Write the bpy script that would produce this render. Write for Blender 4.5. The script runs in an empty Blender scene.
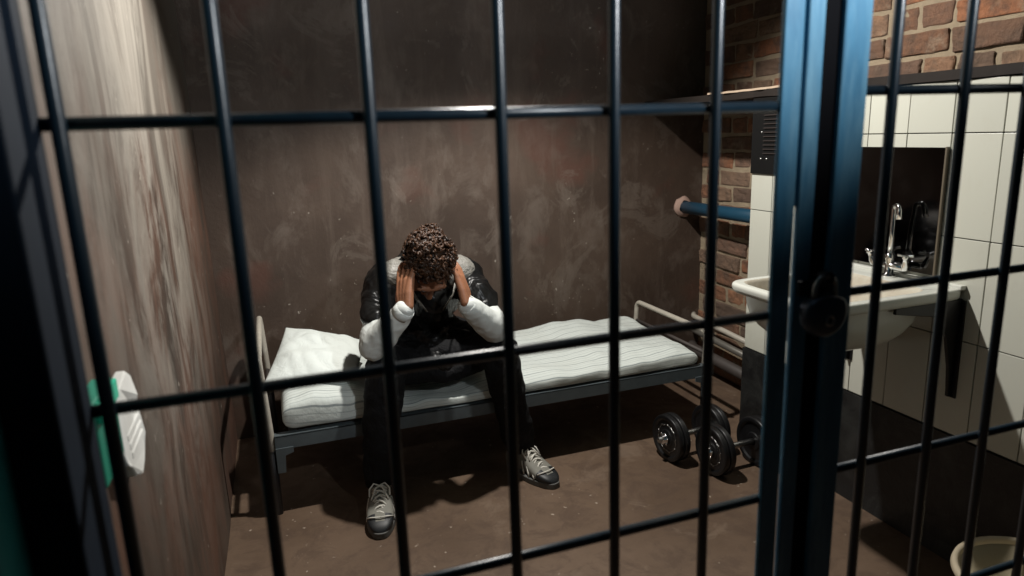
import bpy, bmesh, math, random
from mathutils import Vector, Matrix, noise
random.seed(7)
PI = math.pi
S = bpy.context.scene
COL = S.collection

# ------------------------------------------------------------------ camera
F_PX, YAW, PITCH, ROLL, CAM_H = 682.89, 0.3327577, 0.2227618, -0.0348729, 1.35
cam_d = bpy.data.cameras.new('camera'); cam = bpy.data.objects.new('camera', cam_d); COL.objects.link(cam)
S.camera = cam
_w = Vector((math.sin(YAW)*math.cos(PITCH), math.cos(YAW)*math.cos(PITCH), -math.sin(PITCH)))
_r = Vector((math.cos(YAW), -math.sin(YAW), 0)); _u = _r.cross(_w)
_r2 = _r*math.cos(ROLL) + _u*math.sin(ROLL); _u2 = -_r*math.sin(ROLL) + _u*math.cos(ROLL)
M3 = Matrix((_r2, _u2, -_w)).transposed()
cam.matrix_world = Matrix.Translation((0, 0, CAM_H)) @ M3.to_4x4()
cam_d.sensor_width = 36; cam_d.lens = F_PX/1024*36; cam_d.clip_start = .02
cam_d.dof.use_dof = True; cam_d.dof.focus_distance = 2.5; cam_d.dof.aperture_fstop = 3.6

# ------------------------------------------------------------------ light and exposure
S.view_settings.view_transform = 'Standard'; S.view_settings.look = 'None'
S.view_settings.gamma = 1; S.view_settings.use_curve_mapping = False
S.view_settings.exposure = 0.0
W = bpy.data.worlds.new('world'); S.world = W; W.use_nodes = True
W.node_tree.nodes['Background'].inputs[0].default_value = (.7, .85, 1, 1)
W.node_tree.nodes['Background'].inputs[1].default_value = .006

def lamp(name, kind, loc, aim, power, color, **k):
    d = bpy.data.lights.new(name, kind); o = bpy.data.objects.new(name, d); COL.objects.link(o)
    o.location = loc; o.rotation_euler = (Vector(aim)-Vector(loc)).to_track_quat('-Z', 'Y').to_euler()
    d.energy = power; d.color = color
    for a, v in k.items(): setattr(d, a, v)
    return o
KEY = (.74, 2.20, 2.34)
lamp('cell_light', 'SPOT', KEY, (.88, 1.12, 0), 200, (1, .96, .90), spot_size=math.radians(155), spot_blend=.30, shadow_soft_size=.03)
lamp('corridor_light', 'SPOT', (1.10, -.10, 2.0), (.66, .7, 2.13), 125, (.93, .97, 1), spot_size=math.radians(98), spot_blend=.5, shadow_soft_size=.05)

# ------------------------------------------------------------------ materials
class NT:
    def __init__(s, name):
        s.m = bpy.data.materials.new(name); s.m.use_nodes = True; s.t = s.m.node_tree; s.n = s.t.nodes
        s.b = s.n['Principled BSDF']; s._co = None
    def add(s, t, **k):
        x = s.n.new(t)
        for a, v in k.items(): setattr(x, a, v)
        return x
    def link(s, a, b): s.t.links.new(a, b)
    def put(s, sock, v):
        if hasattr(v, 'is_linked') or isinstance(v, bpy.types.NodeSocket): s.link(v, sock)
        else: sock.default_value = v
    def co(s):
        if not s._co: s._co = s.add('ShaderNodeTexCoord').outputs['Object']
        return s._co
    def mapped(s, scale=(1,1,1), loc=(0,0,0)):
        m = s.add('ShaderNodeMapping'); s.link(s.co(), m.inputs[0]); m.inputs['Scale'].default_value = scale; m.inputs['Location'].default_value = loc
        return m.outputs[0]
    def noise(s, scale, detail=6, rough=.6, vec=None, dist=0):
        x = s.add('ShaderNodeTexNoise'); s.link(vec or s.co(), x.inputs['Vector'])
        x.inputs['Scale'].default_value = scale; x.inputs['Detail'].default_value = detail; x.inputs['Roughness'].default_value = rough; x.inputs['Distortion'].default_value = dist
        return x.outputs['Fac']
    def ramp(s, fac, stops):
        x = s.add('ShaderNodeValToRGB'); s.link(fac, x.inputs[0]); e = x.color_ramp.elements
        while len(e) < len(stops): e.new(.5)
        for q, (p, c) in zip(e, stops):
            q.position = p; q.color = (c, c, c, 1) if isinstance(c, (int, float)) else (*c, 1)
        return x.outputs[0]
    def mix(s, fac, a, b, mode='MIX'):
        x = s.add('ShaderNodeMix', data_type='RGBA', blend_type=mode)
        s.put(x.inputs[0], fac)
        for i, v in ((6, a), (7, b)):
            if isinstance(v, tuple): x.inputs[i].default_value = (*v, 1)
            else: s.link(v, x.inputs[i])
        return x.outputs[2]
    def math(s, op, a, b=0, c=None):
        x = s.add('ShaderNodeMath', operation=op); s.put(x.inputs[0], a); s.put(x.inputs[1], b)
        if c is not None: s.put(x.inputs[2], c)
        return x.outputs[0]
    def bump(s, h, strength=.3, dist=.01):
        x = s.add('ShaderNodeBump'); s.link(h, x.inputs['Height']); x.inputs['Strength'].default_value = strength; x.inputs['Distance'].default_value = dist
        s.link(x.outputs[0], s.b.inputs['Normal'])
    def base(s, c):
        if isinstance(c, tuple): s.b.inputs['Base Color'].default_value = (*c, 1)
        else: s.link(c, s.b.inputs['Base Color'])
    def set(s, rough=.5, metal=0, spec=.5):
        s.put(s.b.inputs['Roughness'], rough); s.b.inputs['Metallic'].default_value = metal; s.b.inputs['Specular IOR Level'].default_value = spec

def simple(name, c, rough=.5, metal=0, spec=.5, var=.15, nscale=20, bump=.1):
    n = NT(name); f = n.noise(nscale)
    n.base(n.mix(f, tuple(v*(1-var) for v in c), tuple(min(1, v*(1+var)) for v in c)))
    n.set(rough, metal, spec)
    if bump: n.bump(f, bump, .003)
    return n.m

def specks(n, scale, lo, hi, region_scale=2.5, r0=.5, r1=.62):
    a = n.noise(scale, 3, .6); b = n.noise(region_scale, 2, .5, n.mapped((1, 1, 1), (7, 3, 1)))
    return n.math('MULTIPLY', n.ramp(a, [(lo, 0), (hi, 1)]), n.ramp(b, [(r0, 0), (r1, 1)]))

# back wall: dark brown plaster with chalky smears
n = NT('brown_plaster')
big = n.noise(1.6, 6, .6); med = n.noise(5, 8, .65, n.mapped((1.3, 1, .8)), .4); fine = n.noise(60, 4, .6)
c = n.mix(n.ramp(big, [(.35, 0), (.68, 1)]), (.042, .027, .019), (.080, .054, .039))
c = n.mix(n.math('MULTIPLY', n.ramp(med, [(.52, 0), (.66, 1)]), .55), c, (.118, .093, .075))
red = n.noise(2.6, 4, .5, n.mapped((1, 1, 1), (4, 0, 2)))
c = n.mix(n.math('MULTIPLY', n.ramp(red, [(.58, 0), (.68, 1)]), .5), c, (.085, .033, .022))
sm = n.noise(2.2, 10, .72, n.mapped((1, 1, 1), (1.3, 0, .4)), 1.2)
c = n.mix(n.math('MULTIPLY', n.ramp(sm, [(.56, 0), (.6, .6), (.7, .3)]), .5), c, (.145, .118, .096))
st = n.noise(4, 6, .65, n.mapped((2.2, 1, .3)), .5)
c = n.mix(n.math('MULTIPLY', n.ramp(st, [(.52, 0), (.7, 1)]), .3), c, (.125, .095, .075))
c = n.mix(n.math('MULTIPLY', specks(n, 46, .69, .73, 3.1, .50, .60), .8), c, (.36, .32, .27))
n.base(c); n.set(n.ramp(med, [(0, .55), (1, .75)]), 0, .35)
n.bump(n.math('ADD', n.math('MULTIPLY', med, 1), n.math('MULTIPLY', fine, .25)), .35, .012)
M_BACK = n.m

# left wall: worn grey and brown plaster, vertical streaks
n = NT('streaked_plaster')
sep = n.add('ShaderNodeSeparateXYZ'); n.link(n.co(), sep.inputs[0])
streak = n.noise(4, 9, .7, n.mapped((1, .8, .45)), .5)
streak2 = n.noise(4.2, 10, .74, n.mapped((1, 1.1, .38), (0, 5, 0)), .7)
broad = n.noise(1.7, 5, .6, n.mapped((1, 1, .6)))
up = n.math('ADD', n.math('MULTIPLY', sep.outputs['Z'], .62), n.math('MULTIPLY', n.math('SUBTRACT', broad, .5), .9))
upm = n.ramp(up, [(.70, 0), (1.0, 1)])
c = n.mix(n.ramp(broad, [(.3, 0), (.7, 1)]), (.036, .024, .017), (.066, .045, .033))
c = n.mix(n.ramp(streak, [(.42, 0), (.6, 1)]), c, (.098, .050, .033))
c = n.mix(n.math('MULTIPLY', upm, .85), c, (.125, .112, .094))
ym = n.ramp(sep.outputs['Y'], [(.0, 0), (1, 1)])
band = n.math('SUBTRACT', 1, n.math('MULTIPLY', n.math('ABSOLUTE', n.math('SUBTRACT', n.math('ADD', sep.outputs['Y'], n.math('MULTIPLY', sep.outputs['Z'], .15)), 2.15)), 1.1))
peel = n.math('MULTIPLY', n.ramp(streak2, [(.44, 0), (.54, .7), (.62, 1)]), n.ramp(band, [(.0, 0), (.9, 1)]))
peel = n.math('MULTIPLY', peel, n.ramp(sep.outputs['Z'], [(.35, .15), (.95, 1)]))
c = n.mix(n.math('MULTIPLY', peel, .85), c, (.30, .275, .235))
c = n.mix(n.math('MULTIPLY', specks(n, 34, .68, .72, 3, .46, .58), .8), c, (.36, .32, .27))
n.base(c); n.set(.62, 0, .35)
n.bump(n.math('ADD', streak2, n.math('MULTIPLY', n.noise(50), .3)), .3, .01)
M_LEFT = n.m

n = NT('brown_floor_paint')
a = n.noise(1.8, 8, .62); b_ = n.noise(8, 8, .7, None, .5)
c = n.mix(n.ramp(a, [(.35, 0), (.65, 1)]), (.090, .057, .036), (.145, .097, .065))
c = n.mix(n.math('MULTIPLY', n.ramp(b_, [(.48, 0), (.6, 1)]), .55), c, (.068, .042, .028))
v = n.add('ShaderNodeTexVoronoi', feature='DISTANCE_TO_EDGE'); v.inputs['Scale'].default_value = 1.3
nv = n.add('ShaderNodeMixRGB'); n.link(n.co(), nv.inputs[1]); nx = n.add('ShaderNodeTexNoise'); nx.inputs['Scale'].default_value = 3; n.link(nx.outputs['Color'], nv.inputs[2]); nv.inputs[0].default_value = .2
n.link(nv.outputs[0], v.inputs['Vector'])
crack = n.ramp(v.outputs['Distance'], [(0, 1), (.006, 0)])
c = n.mix(n.math('MULTIPLY', crack, n.math('MULTIPLY', n.ramp(a, [(.5, 0), (.6, 1)]), .6)), c, (.06, .045, .035))
c = n.mix(n.math('MULTIPLY', n.ramp(n.noise(3.3, 9, .72, n.mapped((1, 1, 1), (5, 2, 0)), .8), [(.56, 0), (.64, 1)]), .45), c, (.19, .138, .10))
c = n.mix(specks(n, 34, .68, .72, 4, .46, .56), c, (.5, .42, .34))
n.base(c); n.set(n.ramp(b_, [(.2, .5), (.8, .75)]), 0, .35)
n.bump(n.math('ADD', b_, n.math('MULTIPLY', n.noise(90), .3)), .25, .008)
M_FLOOR = n.m

n = NT('red_brick')
g = n.add('ShaderNodeNewGeometry').outputs['Random Per Island']
c = n.ramp(g, [(0, (.32, .13, .065)), (.22, (.22, .12, .075)), (.42, (.15, .105, .08)), (.62, (.38, .165, .085)), (.8, (.29, .185, .12)), (1, (.19, .125, .09))])
f = n.noise(14, 8, .7); c = n.mix(n.math('MULTIPLY', n.ramp(f, [(.42, 0), (.62, 1)]), .7), c, (.11, .08, .062))
f2 = n.noise(5, 6, .7, n.mapped((1, 1, 1), (3, 1, 2)), .5); c = n.mix(n.math('MULTIPLY', n.ramp(f2, [(.56, 0), (.68, 1)]), .6), c, (.36, .28, .2))
n.base(c); n.set(.85, 0, .25); n.bump(n.noise(45, 8, .75), 1, .02)
M_BRICK = n.m
n = NT('old_mortar'); f = n.noise(12, 8, .7)
n.base(n.mix(f, (.17, .135, .095), (.44, .35, .24))); n.set(.9, 0, .2); n.bump(n.noise(40, 8, .8), .8, .015)
M_MORTAR = n.m

n = NT('cream_tile')
g = n.add('ShaderNodeNewGeometry').outputs['Random Per Island']
c = n.mix(g, (.47, .475, .415), (.53, .535, .465))
f = n.noise(3, 6, .7, None, .4); c = n.mix(n.math('MULTIPLY', n.ramp(f, [(.5, 0), (.8, 1)]), .35), c, (.33, .29, .215))
n.base(c); n.set(.33, 0, .4); n.bump(n.noise(6, 2, .5), .05, .01)
M_TILE = n.m
M_GROUT = simple('dark_grout', (.03, .025, .02), .9)
n = NT('black_wall_paint'); f = n.noise(7, 8, .7, None, .5)
n.base(n.mix(n.ramp(f, [(.45, 0), (.75, 1)]), (.012, .012, .012), (.035, .036, .034))); n.set(.42, 0, .4); n.bump(n.noise(20, 6, .7), .35, .012)
M_BLACKWALL = n.m
M_CEIL = simple('dark_ceiling', (.05, .045, .04), .9)
M_TEAL = simple('teal_wall_paint', (.04, .42, .44), .5)

n = NT('blue_metal_paint'); f = n.noise(30, 6, .65, n.mapped((1, 1, .25)))
f2 = n.noise(5, 5, .6, n.mapped((1, 1, .3)))
c = n.mix(n.ramp(f, [(.3, 0), (.7, 1)]), (.035, .14, .24), (.06, .21, .34)); n.base(n.mix(n.math('MULTIPLY', n.ramp(n.noise(16, 8, .7, n.mapped((1.6, 1.6, .22)), .3), [(.45, 0), (.65, 1)]), .7), c, (.16, .33, .44))); n.set(n.ramp(f2, [(.3, .30), (.7, .5)]), 0, .5); n.bump(f, .12, .003)
M_BLUE = n.m
n = NT('navy_metal_paint'); f = n.noise(40, 6, .65, n.mapped((1, 1, .4)))
n.base(n.mix(f, (.005, .012, .020), (.009, .024, .038))); n.set(.34, 0, .5); n.bump(f, .15, .003)
M_NAVY = n.m
M_BLACK = simple('black_metal', (.015, .015, .018), .45, 0, .5)
M_LOCK = simple('dark_lock_steel', (.06, .075, .10), .38, .5)
M_STEEL = simple('dull_steel', (.35, .35, .34), .35, 1)
M_CHROME = simple('chrome', (.8, .8, .8), .12, 1, .5, .05, 20, 0)
M_ENAMEL = simple('white_enamel', (.56, .57, .52), .22, 0, .5, .06, 5, .04)
n = NT('shaded_basin'); f = n.noise(6, 7, .7, None, .5)
n.base(n.mix(n.ramp(f, [(.35, 0), (.7, 1)]), (.50, .48, .40), (.31, .225, .15))); n.set(.3)  # brown mixed into the bowl colour stands for its inner shade
M_BASIN = n.m
M_MIRROR = simple('mirror_glass', (.085, .083, .085), .06, 1, .5, .05, 6, 0)
M_LEDGE = simple('blackened_wood', (.016, .012, .010), .7, 0, .3, .4, 12, .5)
M_LEDGETOP = simple('worn_ledge_edge', (.34, .26, .19), .7, 0, .3, .4, 25, .5)
M_VENT = simple('black_vent_metal', (.006, .006, .006), .6, 0, .15)
M_BEDRAIL = simple('grey_bed_paint', (.075, .092, .10), .45, 0, .5, .25, 30, .15)
M_BEDTUBE = simple('cream_bed_paint', (.42, .39, .33), .4, 0, .5, .25, 30, .15)
M_DARKPIPE = simple('dark_pipe', (.06, .05, .045), .6, 0, .4, .4, 20, .4)
M_RUBBER = simple('black_rubber', (.02, .02, .02), .55, 0, .4)
M_IRON = simple('black_cast_iron', (.012, .012, .013), .35, .3, .5)
M_BUCKET = simple('cream_plastic', (.48, .42, .29), .42, 0, .5, .08, 4)
M_GREEN = simple('green_plastic', (.01, .20, .13), .45)
M_PAPER = simple('white_paper', (.62, .62, .59), .8, 0, .2, .04, 30, .2)
M_SHADE = simple('lamp_enamel', (.05, .06, .05), .5)

n = NT('ticking_fabric')
uv = n.add('ShaderNodeTexCoord').outputs['UV']; su = n.add('ShaderNodeSeparateXYZ'); n.link(uv, su.inputs[0])
w = n.math('ADD', su.outputs['Y'], n.math('MULTIPLY', n.math('SUBTRACT', n.noise(3.2, 2), .5), .06))
fr = n.math('FRACT', n.math('MULTIPLY', w, 19)); s1 = n.math('MULTIPLY', n.math('LESS_THAN', fr, .09), .85)
fr2 = n.math('FRACT', n.math('MULTIPLY', w, 57)); s2 = n.math('MULTIPLY', n.math('LESS_THAN', fr2, .18), .42)
c = n.mix(n.math('MAXIMUM', s1, s2), (.56, .60, .57), (.20, .23, .235))
c = n.mix(n.math('MULTIPLY', n.ramp(n.noise(4, 5, .6), [(.5, 0), (.75, 1)]), .22), c, (.43, .41, .34))
n.base(c); n.set(.9, 0, .2); n.bump(n.noise(25, 5, .6), .35, .01)
M_TICK = n.m
n = NT('white_linen'); n.base(n.mix(n.noise(5), (.59, .63, .60), (.65, .69, .66))); n.set(.9, 0, .2); n.bump(n.noise(14, 4, .55, None, .8), .45, .015)
M_LINEN = n.m
n = NT('skin'); f = n.noise(14, 5, .6)
n.base(n.mix(f, (.20, .082, .040), (.29, .132, .073))); n.set(.5, 0, .4)
n.b.inputs['Subsurface Weight'].default_value = .08; n.b.inputs['Subsurface Radius'].default_value = (.01, .004, .002)
n.bump(n.noise(120, 3), .12, .002); M_SKIN = n.m
n = NT('brown_hair'); g = n.add('ShaderNodeNewGeometry').outputs['Random Per Island']
n.base(n.mix(g, (.010, .005, .003), (.060, .025, .010))); n.set(.5, 0, .35); M_HAIR = n.m
n = NT('white_knit'); n.base(n.mix(n.noise(8), (.50, .525, .505), (.58, .60, .575))); n.set(.92, 0, .2)
n.bump(n.noise(11, 4, .5, None, 1.2), .4, .02); M_SWEATER = n.m
n = NT('black_satin'); f = n.noise(6, 3, .45, n.mapped((1, 1, .7)), 1.4)
n.base((.006, .006, .006)); n.set(.34, 0, .25); n.bump(f, .8, .05)
M_SATIN = n.m
n = NT('grey_satin'); n.base(n.mix(n.noise(20), (.14, .135, .12), (.25, .24, .215))); n.set(.5, 0, .5); n.bump(n.noise(12, 5, .6, None, 1.5), .8, .02); M_YOKE = n.m
n = NT('charcoal_cotton'); n.base(n.mix(n.noise(12), (.006, .006, .0065), (.011, .011, .012))); n.set(.75, 0, .15)
n.bump(n.noise(9, 6, .6, n.mapped((1, 1, .6)), 1.4), .8, .03); M_TROUSER = n.m
M_SHOEG = simple('grey_suede', (.19, .185, .16), .7, 0, .3, .15, 40, .2)
M_SHOED = simple('dark_rubber_toe', (.010, .012, .014), .5)
M_LACE = simple('pale_lace', (.62, .60, .54), .8)
M_SOLE = simple('grey_sole', (.10, .10, .095), .7)

# ------------------------------------------------------------------ mesh helpers
def obj(name, bm, mat, parent=None, smooth=False, bevel=0, seg=2, recalc=True):
    if recalc: bmesh.ops.recalc_face_normals(bm, faces=bm.faces)
    me = bpy.data.meshes.new(name); bm.to_mesh(me); bm.free()
    o = bpy.data.objects.new(name, me); COL.objects.link(o)
    for m in (mat if isinstance(mat, (list, tuple)) else [mat]): me.materials.append(m)
    if smooth:
        for p in me.polygons: p.use_smooth = True
    if bevel:
        b = o.modifiers.new('bevel', 'BEVEL'); b.width = bevel; b.segments = seg; b.limit_method = 'ANGLE'; b.angle_limit = math.radians(40)
    if parent:
        o.parent = parent; o.matrix_parent_inverse = Matrix.Translation(parent.location).inverted() if parent.parent is None and parent.type == 'EMPTY' else Matrix.Identity(4)
    return o
def tag(o, label=None, cat=None, group=None, kind=None):
    if label: o['label'] = label
    if cat: o['category'] = cat
    if group: o['group'] = group
    if kind: o['kind'] = kind
    return o
def thing(name, label, cat, loc, group=None):
    o = bpy.data.objects.new(name, None); COL.objects.link(o); o.location = loc; o.empty_display_size = .1
    return tag(o, label, cat, group)
def box(bm, x0, x1, y0, y1, z0, z1, mat=None, mi=0):
    co = [(x, y, z) for x in (x0, x1) for y in (y0, y1) for z in (z0, z1)]
    v = [bm.verts.new(mat @ Vector(c) if mat else c) for c in co]
    for q in ((0,1,3,2), (4,6,7,5), (0,4,5,1), (2,3,7,6), (0,2,6,4), (1,5,7,3)):
        f = bm.faces.new([v[i] for i in q]); f.material_index = mi
    return v
def frame_path(pts):
    out = []; prev = None
    for i, p in enumerate(pts):
        a = pts[max(0, i-1)]; b = pts[min(len(pts)-1, i+1)]
        t = (b-a).normalized()
        if prev is None:
            ref = Vector((0, 0, 1)) if abs(t.z) < .9 else Vector((1, 0, 0)); nrm = (ref - t*ref.dot(t)).normalized()
        else:
            nrm = (prev - t*prev.dot(t))
            nrm = nrm.normalized() if nrm.length > 1e-6 else prev
        prev = nrm; out.append((p, nrm, t.cross(nrm)))
    return out
def tube(bm, pts, r, n=12, caps=True, sq=1.0):
    pts = [Vector(p) for p in pts]; rs = r if isinstance(r, (list, tuple)) else [r]*len(pts); rings = []
    for (p, a, b), rr in zip(frame_path(pts), rs):
        rings.append([bm.verts.new(p + (a*math.cos(2*PI*k/n) + b*math.sin(2*PI*k/n)*sq)*rr) for k in range(n)])
    for A, B in zip(rings, rings[1:]):
        for k in range(n): bm.faces.new((A[k], A[(k+1) % n], B[(k+1) % n], B[k]))
    if caps: bm.faces.new(rings[0][::-1]); bm.faces.new(rings[-1])
def arc_corner(pts, rad, seg=6):
    "polyline with rounded corners"
    pts = [Vector(p) for p in pts]; out = [pts[0]]
    for a, b, c in zip(pts, pts[1:], pts[2:]):
        d1 = (a-b).normalized(); d2 = (c-b).normalized(); p1 = b+d1*rad; p2 = b+d2*rad
        for i in range(seg+1):
            t = i/seg; out.append(p1*(1-t)**2 + b*2*t*(1-t) + p2*t*t)
    out.append(pts[-1]); return out
def lathe(bm, prof, o=(0,0,0), axis=(0,0,1), n=32, mi=0):
    "profile of (radius, along axis)"
    ax = Vector(axis).normalized(); a = ax.orthogonal().normalized(); b = ax.cross(a); o = Vector(o); rings = []
    for r, h in prof:
        if r < 1e-5: rings.append([bm.verts.new(o+ax*h)])
        else: rings.append([bm.verts.new(o+ax*h+(a*math.cos(2*PI*k/n)+b*math.sin(2*PI*k/n))*r) for k in range(n)])
    for A, B in zip(rings, rings[1:]):
        for k in range(n):
            k2 = (k+1) % n
            if len(A) == 1 and len(B) == 1: continue
            if len(A) == 1: f = bm.faces.new((A[0], B[k2], B[k]))
            elif len(B) == 1: f = bm.faces.new((A[k], A[k2], B[0]))
            else: f = bm.faces.new((A[k], A[k2], B[k2], B[k]))
            f.material_index = mi
def ell(bm, c, r, rot=None, sub=3):
    m = Matrix.Translation(c) @ (rot.to_4x4() if rot else Matrix.Identity(4)) @ Matrix.Diagonal((*r, 1))
    bmesh.ops.create_icosphere(bm, subdivisions=sub, radius=1, matrix=m)
def limb(bm, pts, rs, n=20, steps=5):
    "tapered round limb with ball joints"
    P = [Vector(p) for p in pts]; pp = []; rr = []
    for i in range(len(P)-1):
        for s in range(steps):
            t = s/steps; pp.append(P[i].lerp(P[i+1], t)); rr.append(rs[i]*(1-t)+rs[i+1]*t)
    pp.append(P[-1]); rr.append(rs[-1]); tube(bm, pp, rr, n)
    for p, r in zip(P, rs): ell(bm, p, (r, r, r), None, 2)
def remesh(o, vox, smooth=4, disp=None, dscale=.1, seed=0):
    m = o.modifiers.new('remesh', 'REMESH'); m.mode = 'VOXEL'; m.voxel_size = vox; m.use_smooth_shade = True
    if smooth: s = o.modifiers.new('smooth', 'SMOOTH'); s.factor = .5; s.iterations = smooth
    if disp:
        t = bpy.data.textures.new(o.name+'_folds', 'CLOUDS'); t.noise_scale = dscale; t.noise_depth = 2
        d = o.modifiers.new('folds', 'DISPLACE'); d.texture = t; d.strength = disp; d.mid_level = .5; d.texture_coords = 'LOCAL'
def copy_tree(o, parent=None):
    c = o.copy(); COL.objects.link(c)
    if parent: c.parent = parent; c.matrix_parent_inverse = o.matrix_parent_inverse.copy()
    for ch in list(o.children): copy_tree(ch, c)
    return c

# ------------------------------------------------------------------ the cell
XL, XT, XB, YB, ZC, GY = -.265, 1.887, 2.235, 3.224, 2.75, .70
YT = 2.37          # far end of the tiled half wall
ZL = 1.455         # its top
bm = bmesh.new(); box(bm, -1.5, 3.0, -1.2, 3.5, -.1, 0)
tag(obj('floor', bm, M_FLOOR), kind='structure')
bm = bmesh.new(); box(bm, -1.5, 3.0, -1.2, 3.5, ZC, ZC+.1); tag(obj('ceiling', bm, M_CEIL), kind='structure')
bm = bmesh.new(); box(bm, XL-.2, XB+.3, YB, YB+.15, 0, ZC); tag(obj('wall_back', bm, M_BACK), kind='structure')
bm = bmesh.new()
NY, NZ = 40, 40
g = [[bm.verts.new((XL - .012*(z/NZ)*ZC*.8 + .006*noise.noise(Vector((y*.2, z*.2, 3))), .6+(YB-.6)*y/NY, ZC*z/NZ)) for z in range(NZ+1)] for y in range(NY+1)]
for y in range(NY):
    for z in range(NZ): bm.faces.new((g[y][z], g[y][z+1], g[y+1][z+1], g[y+1][z]))
box(bm, XL-.2, XL-.06, .6, YB, 0, ZC)
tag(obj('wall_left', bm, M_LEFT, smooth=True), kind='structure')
# walls either side of the opening
bm = bmesh.new(); box(bm, -1.5, -.222, .56, .74, 0, ZC); tag(obj('wall_front_left', bm, M_TEAL), kind='structure')
bm = bmesh.new(); box(bm, 2.0, 3.0, .62, .74, 0, ZC); tag(obj('wall_front_right', bm, M_TEAL), kind='structure')

# brick wall
def brick_wall():
    bm = bmesh.new(); box(bm, XB+.006, XB+.2, .74, YB, 0, ZC)
    root = tag(obj('wall_right', bm, M_MORTAR), kind='structure')
    bm = bmesh.new(); z = 0.0; row = 0; rnd = random.Random(3)
    while z < ZC-.02:
        h = .070 + rnd.uniform(-.003, .004); y = YB; header = row % 2
        y -= (.0 if header else .06)
        first = True
        while y > .80:
            L = (.118 if (header and rnd.random() < .75) else .238) + rnd.uniform(-.012, .012)
            if first and not header: L = .09
            first = False
            y0 = max(y-L, .76); d = rnd.uniform(-.006, .008)
            if y-y0 > .03:
                v = box(bm, XB-.004+d, XB+.05, y0, y, z, z+h)
                tilt = rnd.uniform(-.004, .004)
                for q in v:
                    q.co += Vector((rnd.uniform(-.004, .004), rnd.uniform(-.007, .007), rnd.uniform(-.006, .006)))
                    if q.co.y < (y+y0)/2: q.co.z += tilt
            y = y0 - .013 - rnd.uniform(0, .006)
        z += h + .016 + rnd.uniform(-.002, .003); row += 1
    o = obj('brick_courses', bm, M_BRICK, root); bv = o.modifiers.new('bevel', 'BEVEL'); bv.width = .006; bv.segments = 2
    s = o.modifiers.new('sub', 'SUBSURF'); s.subdivision_type = 'SIMPLE'; s.levels = s.render_levels = 2
    t = bpy.data.textures.new('brick_rough', 'CLOUDS'); t.noise_scale = .022; t.noise_depth = 4
    d = o.modifiers.new('rough', 'DISPLACE'); d.texture = t; d.strength = .012; d.mid_level = .5
brick_wall()

# tiled half wall with the black painted foot
def tiled_wall():
    bm = bmesh.new(); box(bm, XT+.006, XB+.01, .74, YT-.002, 0, ZL)
    root = tag(obj('wall_lower_right', bm, M_GROUT), kind='structure')
    rows = [.404, .703, 1.006, 1.307, ZL]; bm = bmesh.new(); rnd = random.Random(5)
    def tile(y0, y1, z0, z1):
        if y1-y0 < .01 or z1-z0 < .01: return
        g = .0016; v = box(bm, XT, XT+.01, y0+g, y1-g, z0+g, z1-g); d = rnd.uniform(-.0006, .0006)
        for q in v: q.co.x += d + rnd.uniform(-.0003, .0003)
    ys = [YT]; y = 2.243
    while y > .80: ys.append(y); y -= .15
    ys.append(.745)
    for y1, y0 in zip(ys, ys[1:]):
        for z0, z1 in zip(rows, rows[1:]):
            tile(y0, y1, z0, z1)
    obj('tile', bm, M_TILE, root, bevel=.0012)
    bm = bmesh.new()   # end face tiles
    for z0, z1 in zip(rows, rows[1:]): box(bm, XT+.004, XB, YT-.004, YT+.004, z0+.002, z1-.002)
    obj('end_tile', bm, M_TILE, root, bevel=.001)
    bm = bmesh.new()   # black foot, flared at the floor
    prof = [(XT-.004, .400), (XT-.004, .11), (XT-.006, .05), (XT-.012, .012), (XT-.014, 0), (XT+.05, 0), (XT+.05, .400)]
    a = [bm.verts.new((x, .74, z)) for x, z in prof]; b = [bm.verts.new((x, YT+.006, z)) for x, z in prof]
    for k in range(len(prof)): bm.faces.new((a[k], a[(k+1) % len(prof)], b[(k+1) % len(prof)], b[k]))
    bm.faces.new(a); bm.faces.new(b[::-1])
    obj('wall_foot', bm, M_BLACKWALL, root)
    bm = bmesh.new(); box(bm, XT+.0, XB, YT+.004, YT+.008, 0, .4); obj('end_foot', bm, M_BLACKWALL, root)
tiled_wall()

# ledge along the brick wall
root = thing('wall_ledge', 'dark wooden ledge running along the brick wall above the cream tiles', 'ledge', (2.0, 2.0, ZL))
bm = bmesh.new(); N = 60; prof = [(XT-.008, ZL+.002), (XB, ZL+.002), (XB, ZL+.030), (XT-.012, ZL+.030)]
rings = []
for i in range(N+1):
    y = .76 + (YB-.76)*i/N
    rings.append([bm.verts.new((x + (noise.noise(Vector((y*9, x, 0)))*.006 if x < 2 else 0), y, z + noise.noise(Vector((y*7, x*3, z*5)))*.003)) for x, z in prof])
for A, B in zip(rings, rings[1:]):
    for k in range(4): bm.faces.new((A[k], A[(k+1) % 4], B[(k+1) % 4], B[k]))
bm.faces.new(rings[0]); bm.faces.new(rings[-1])
obj('board', bm, M_LEDGE, root)
bm = bmesh.new(); rings = []
prof = [(XT-.016, ZL+.030), (XT+.05, ZL+.030), (XT+.05, ZL+.040), (XT-.014, ZL+.038)]
for i in range(N+1):
    y = 2.05 + .62*i/N
    rings.append([bm.verts.new((x + noise.noise(Vector((y*14, 2, 0)))*.007, y, z + noise.noise(Vector((y*11, 4, z)))*.003)) for x, z in prof])
for A, B in zip(rings, rings[1:]):
    for k in range(4): bm.faces.new((A[k], A[(k+1) % 4], B[(k+1) % 4], B[k]))
bm.faces.new(rings[0]); bm.faces.new(rings[-1])
tag(obj('edge_strip', bm, M_LEDGETOP, root), 'pale worn strip on the ledge edge')

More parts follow.
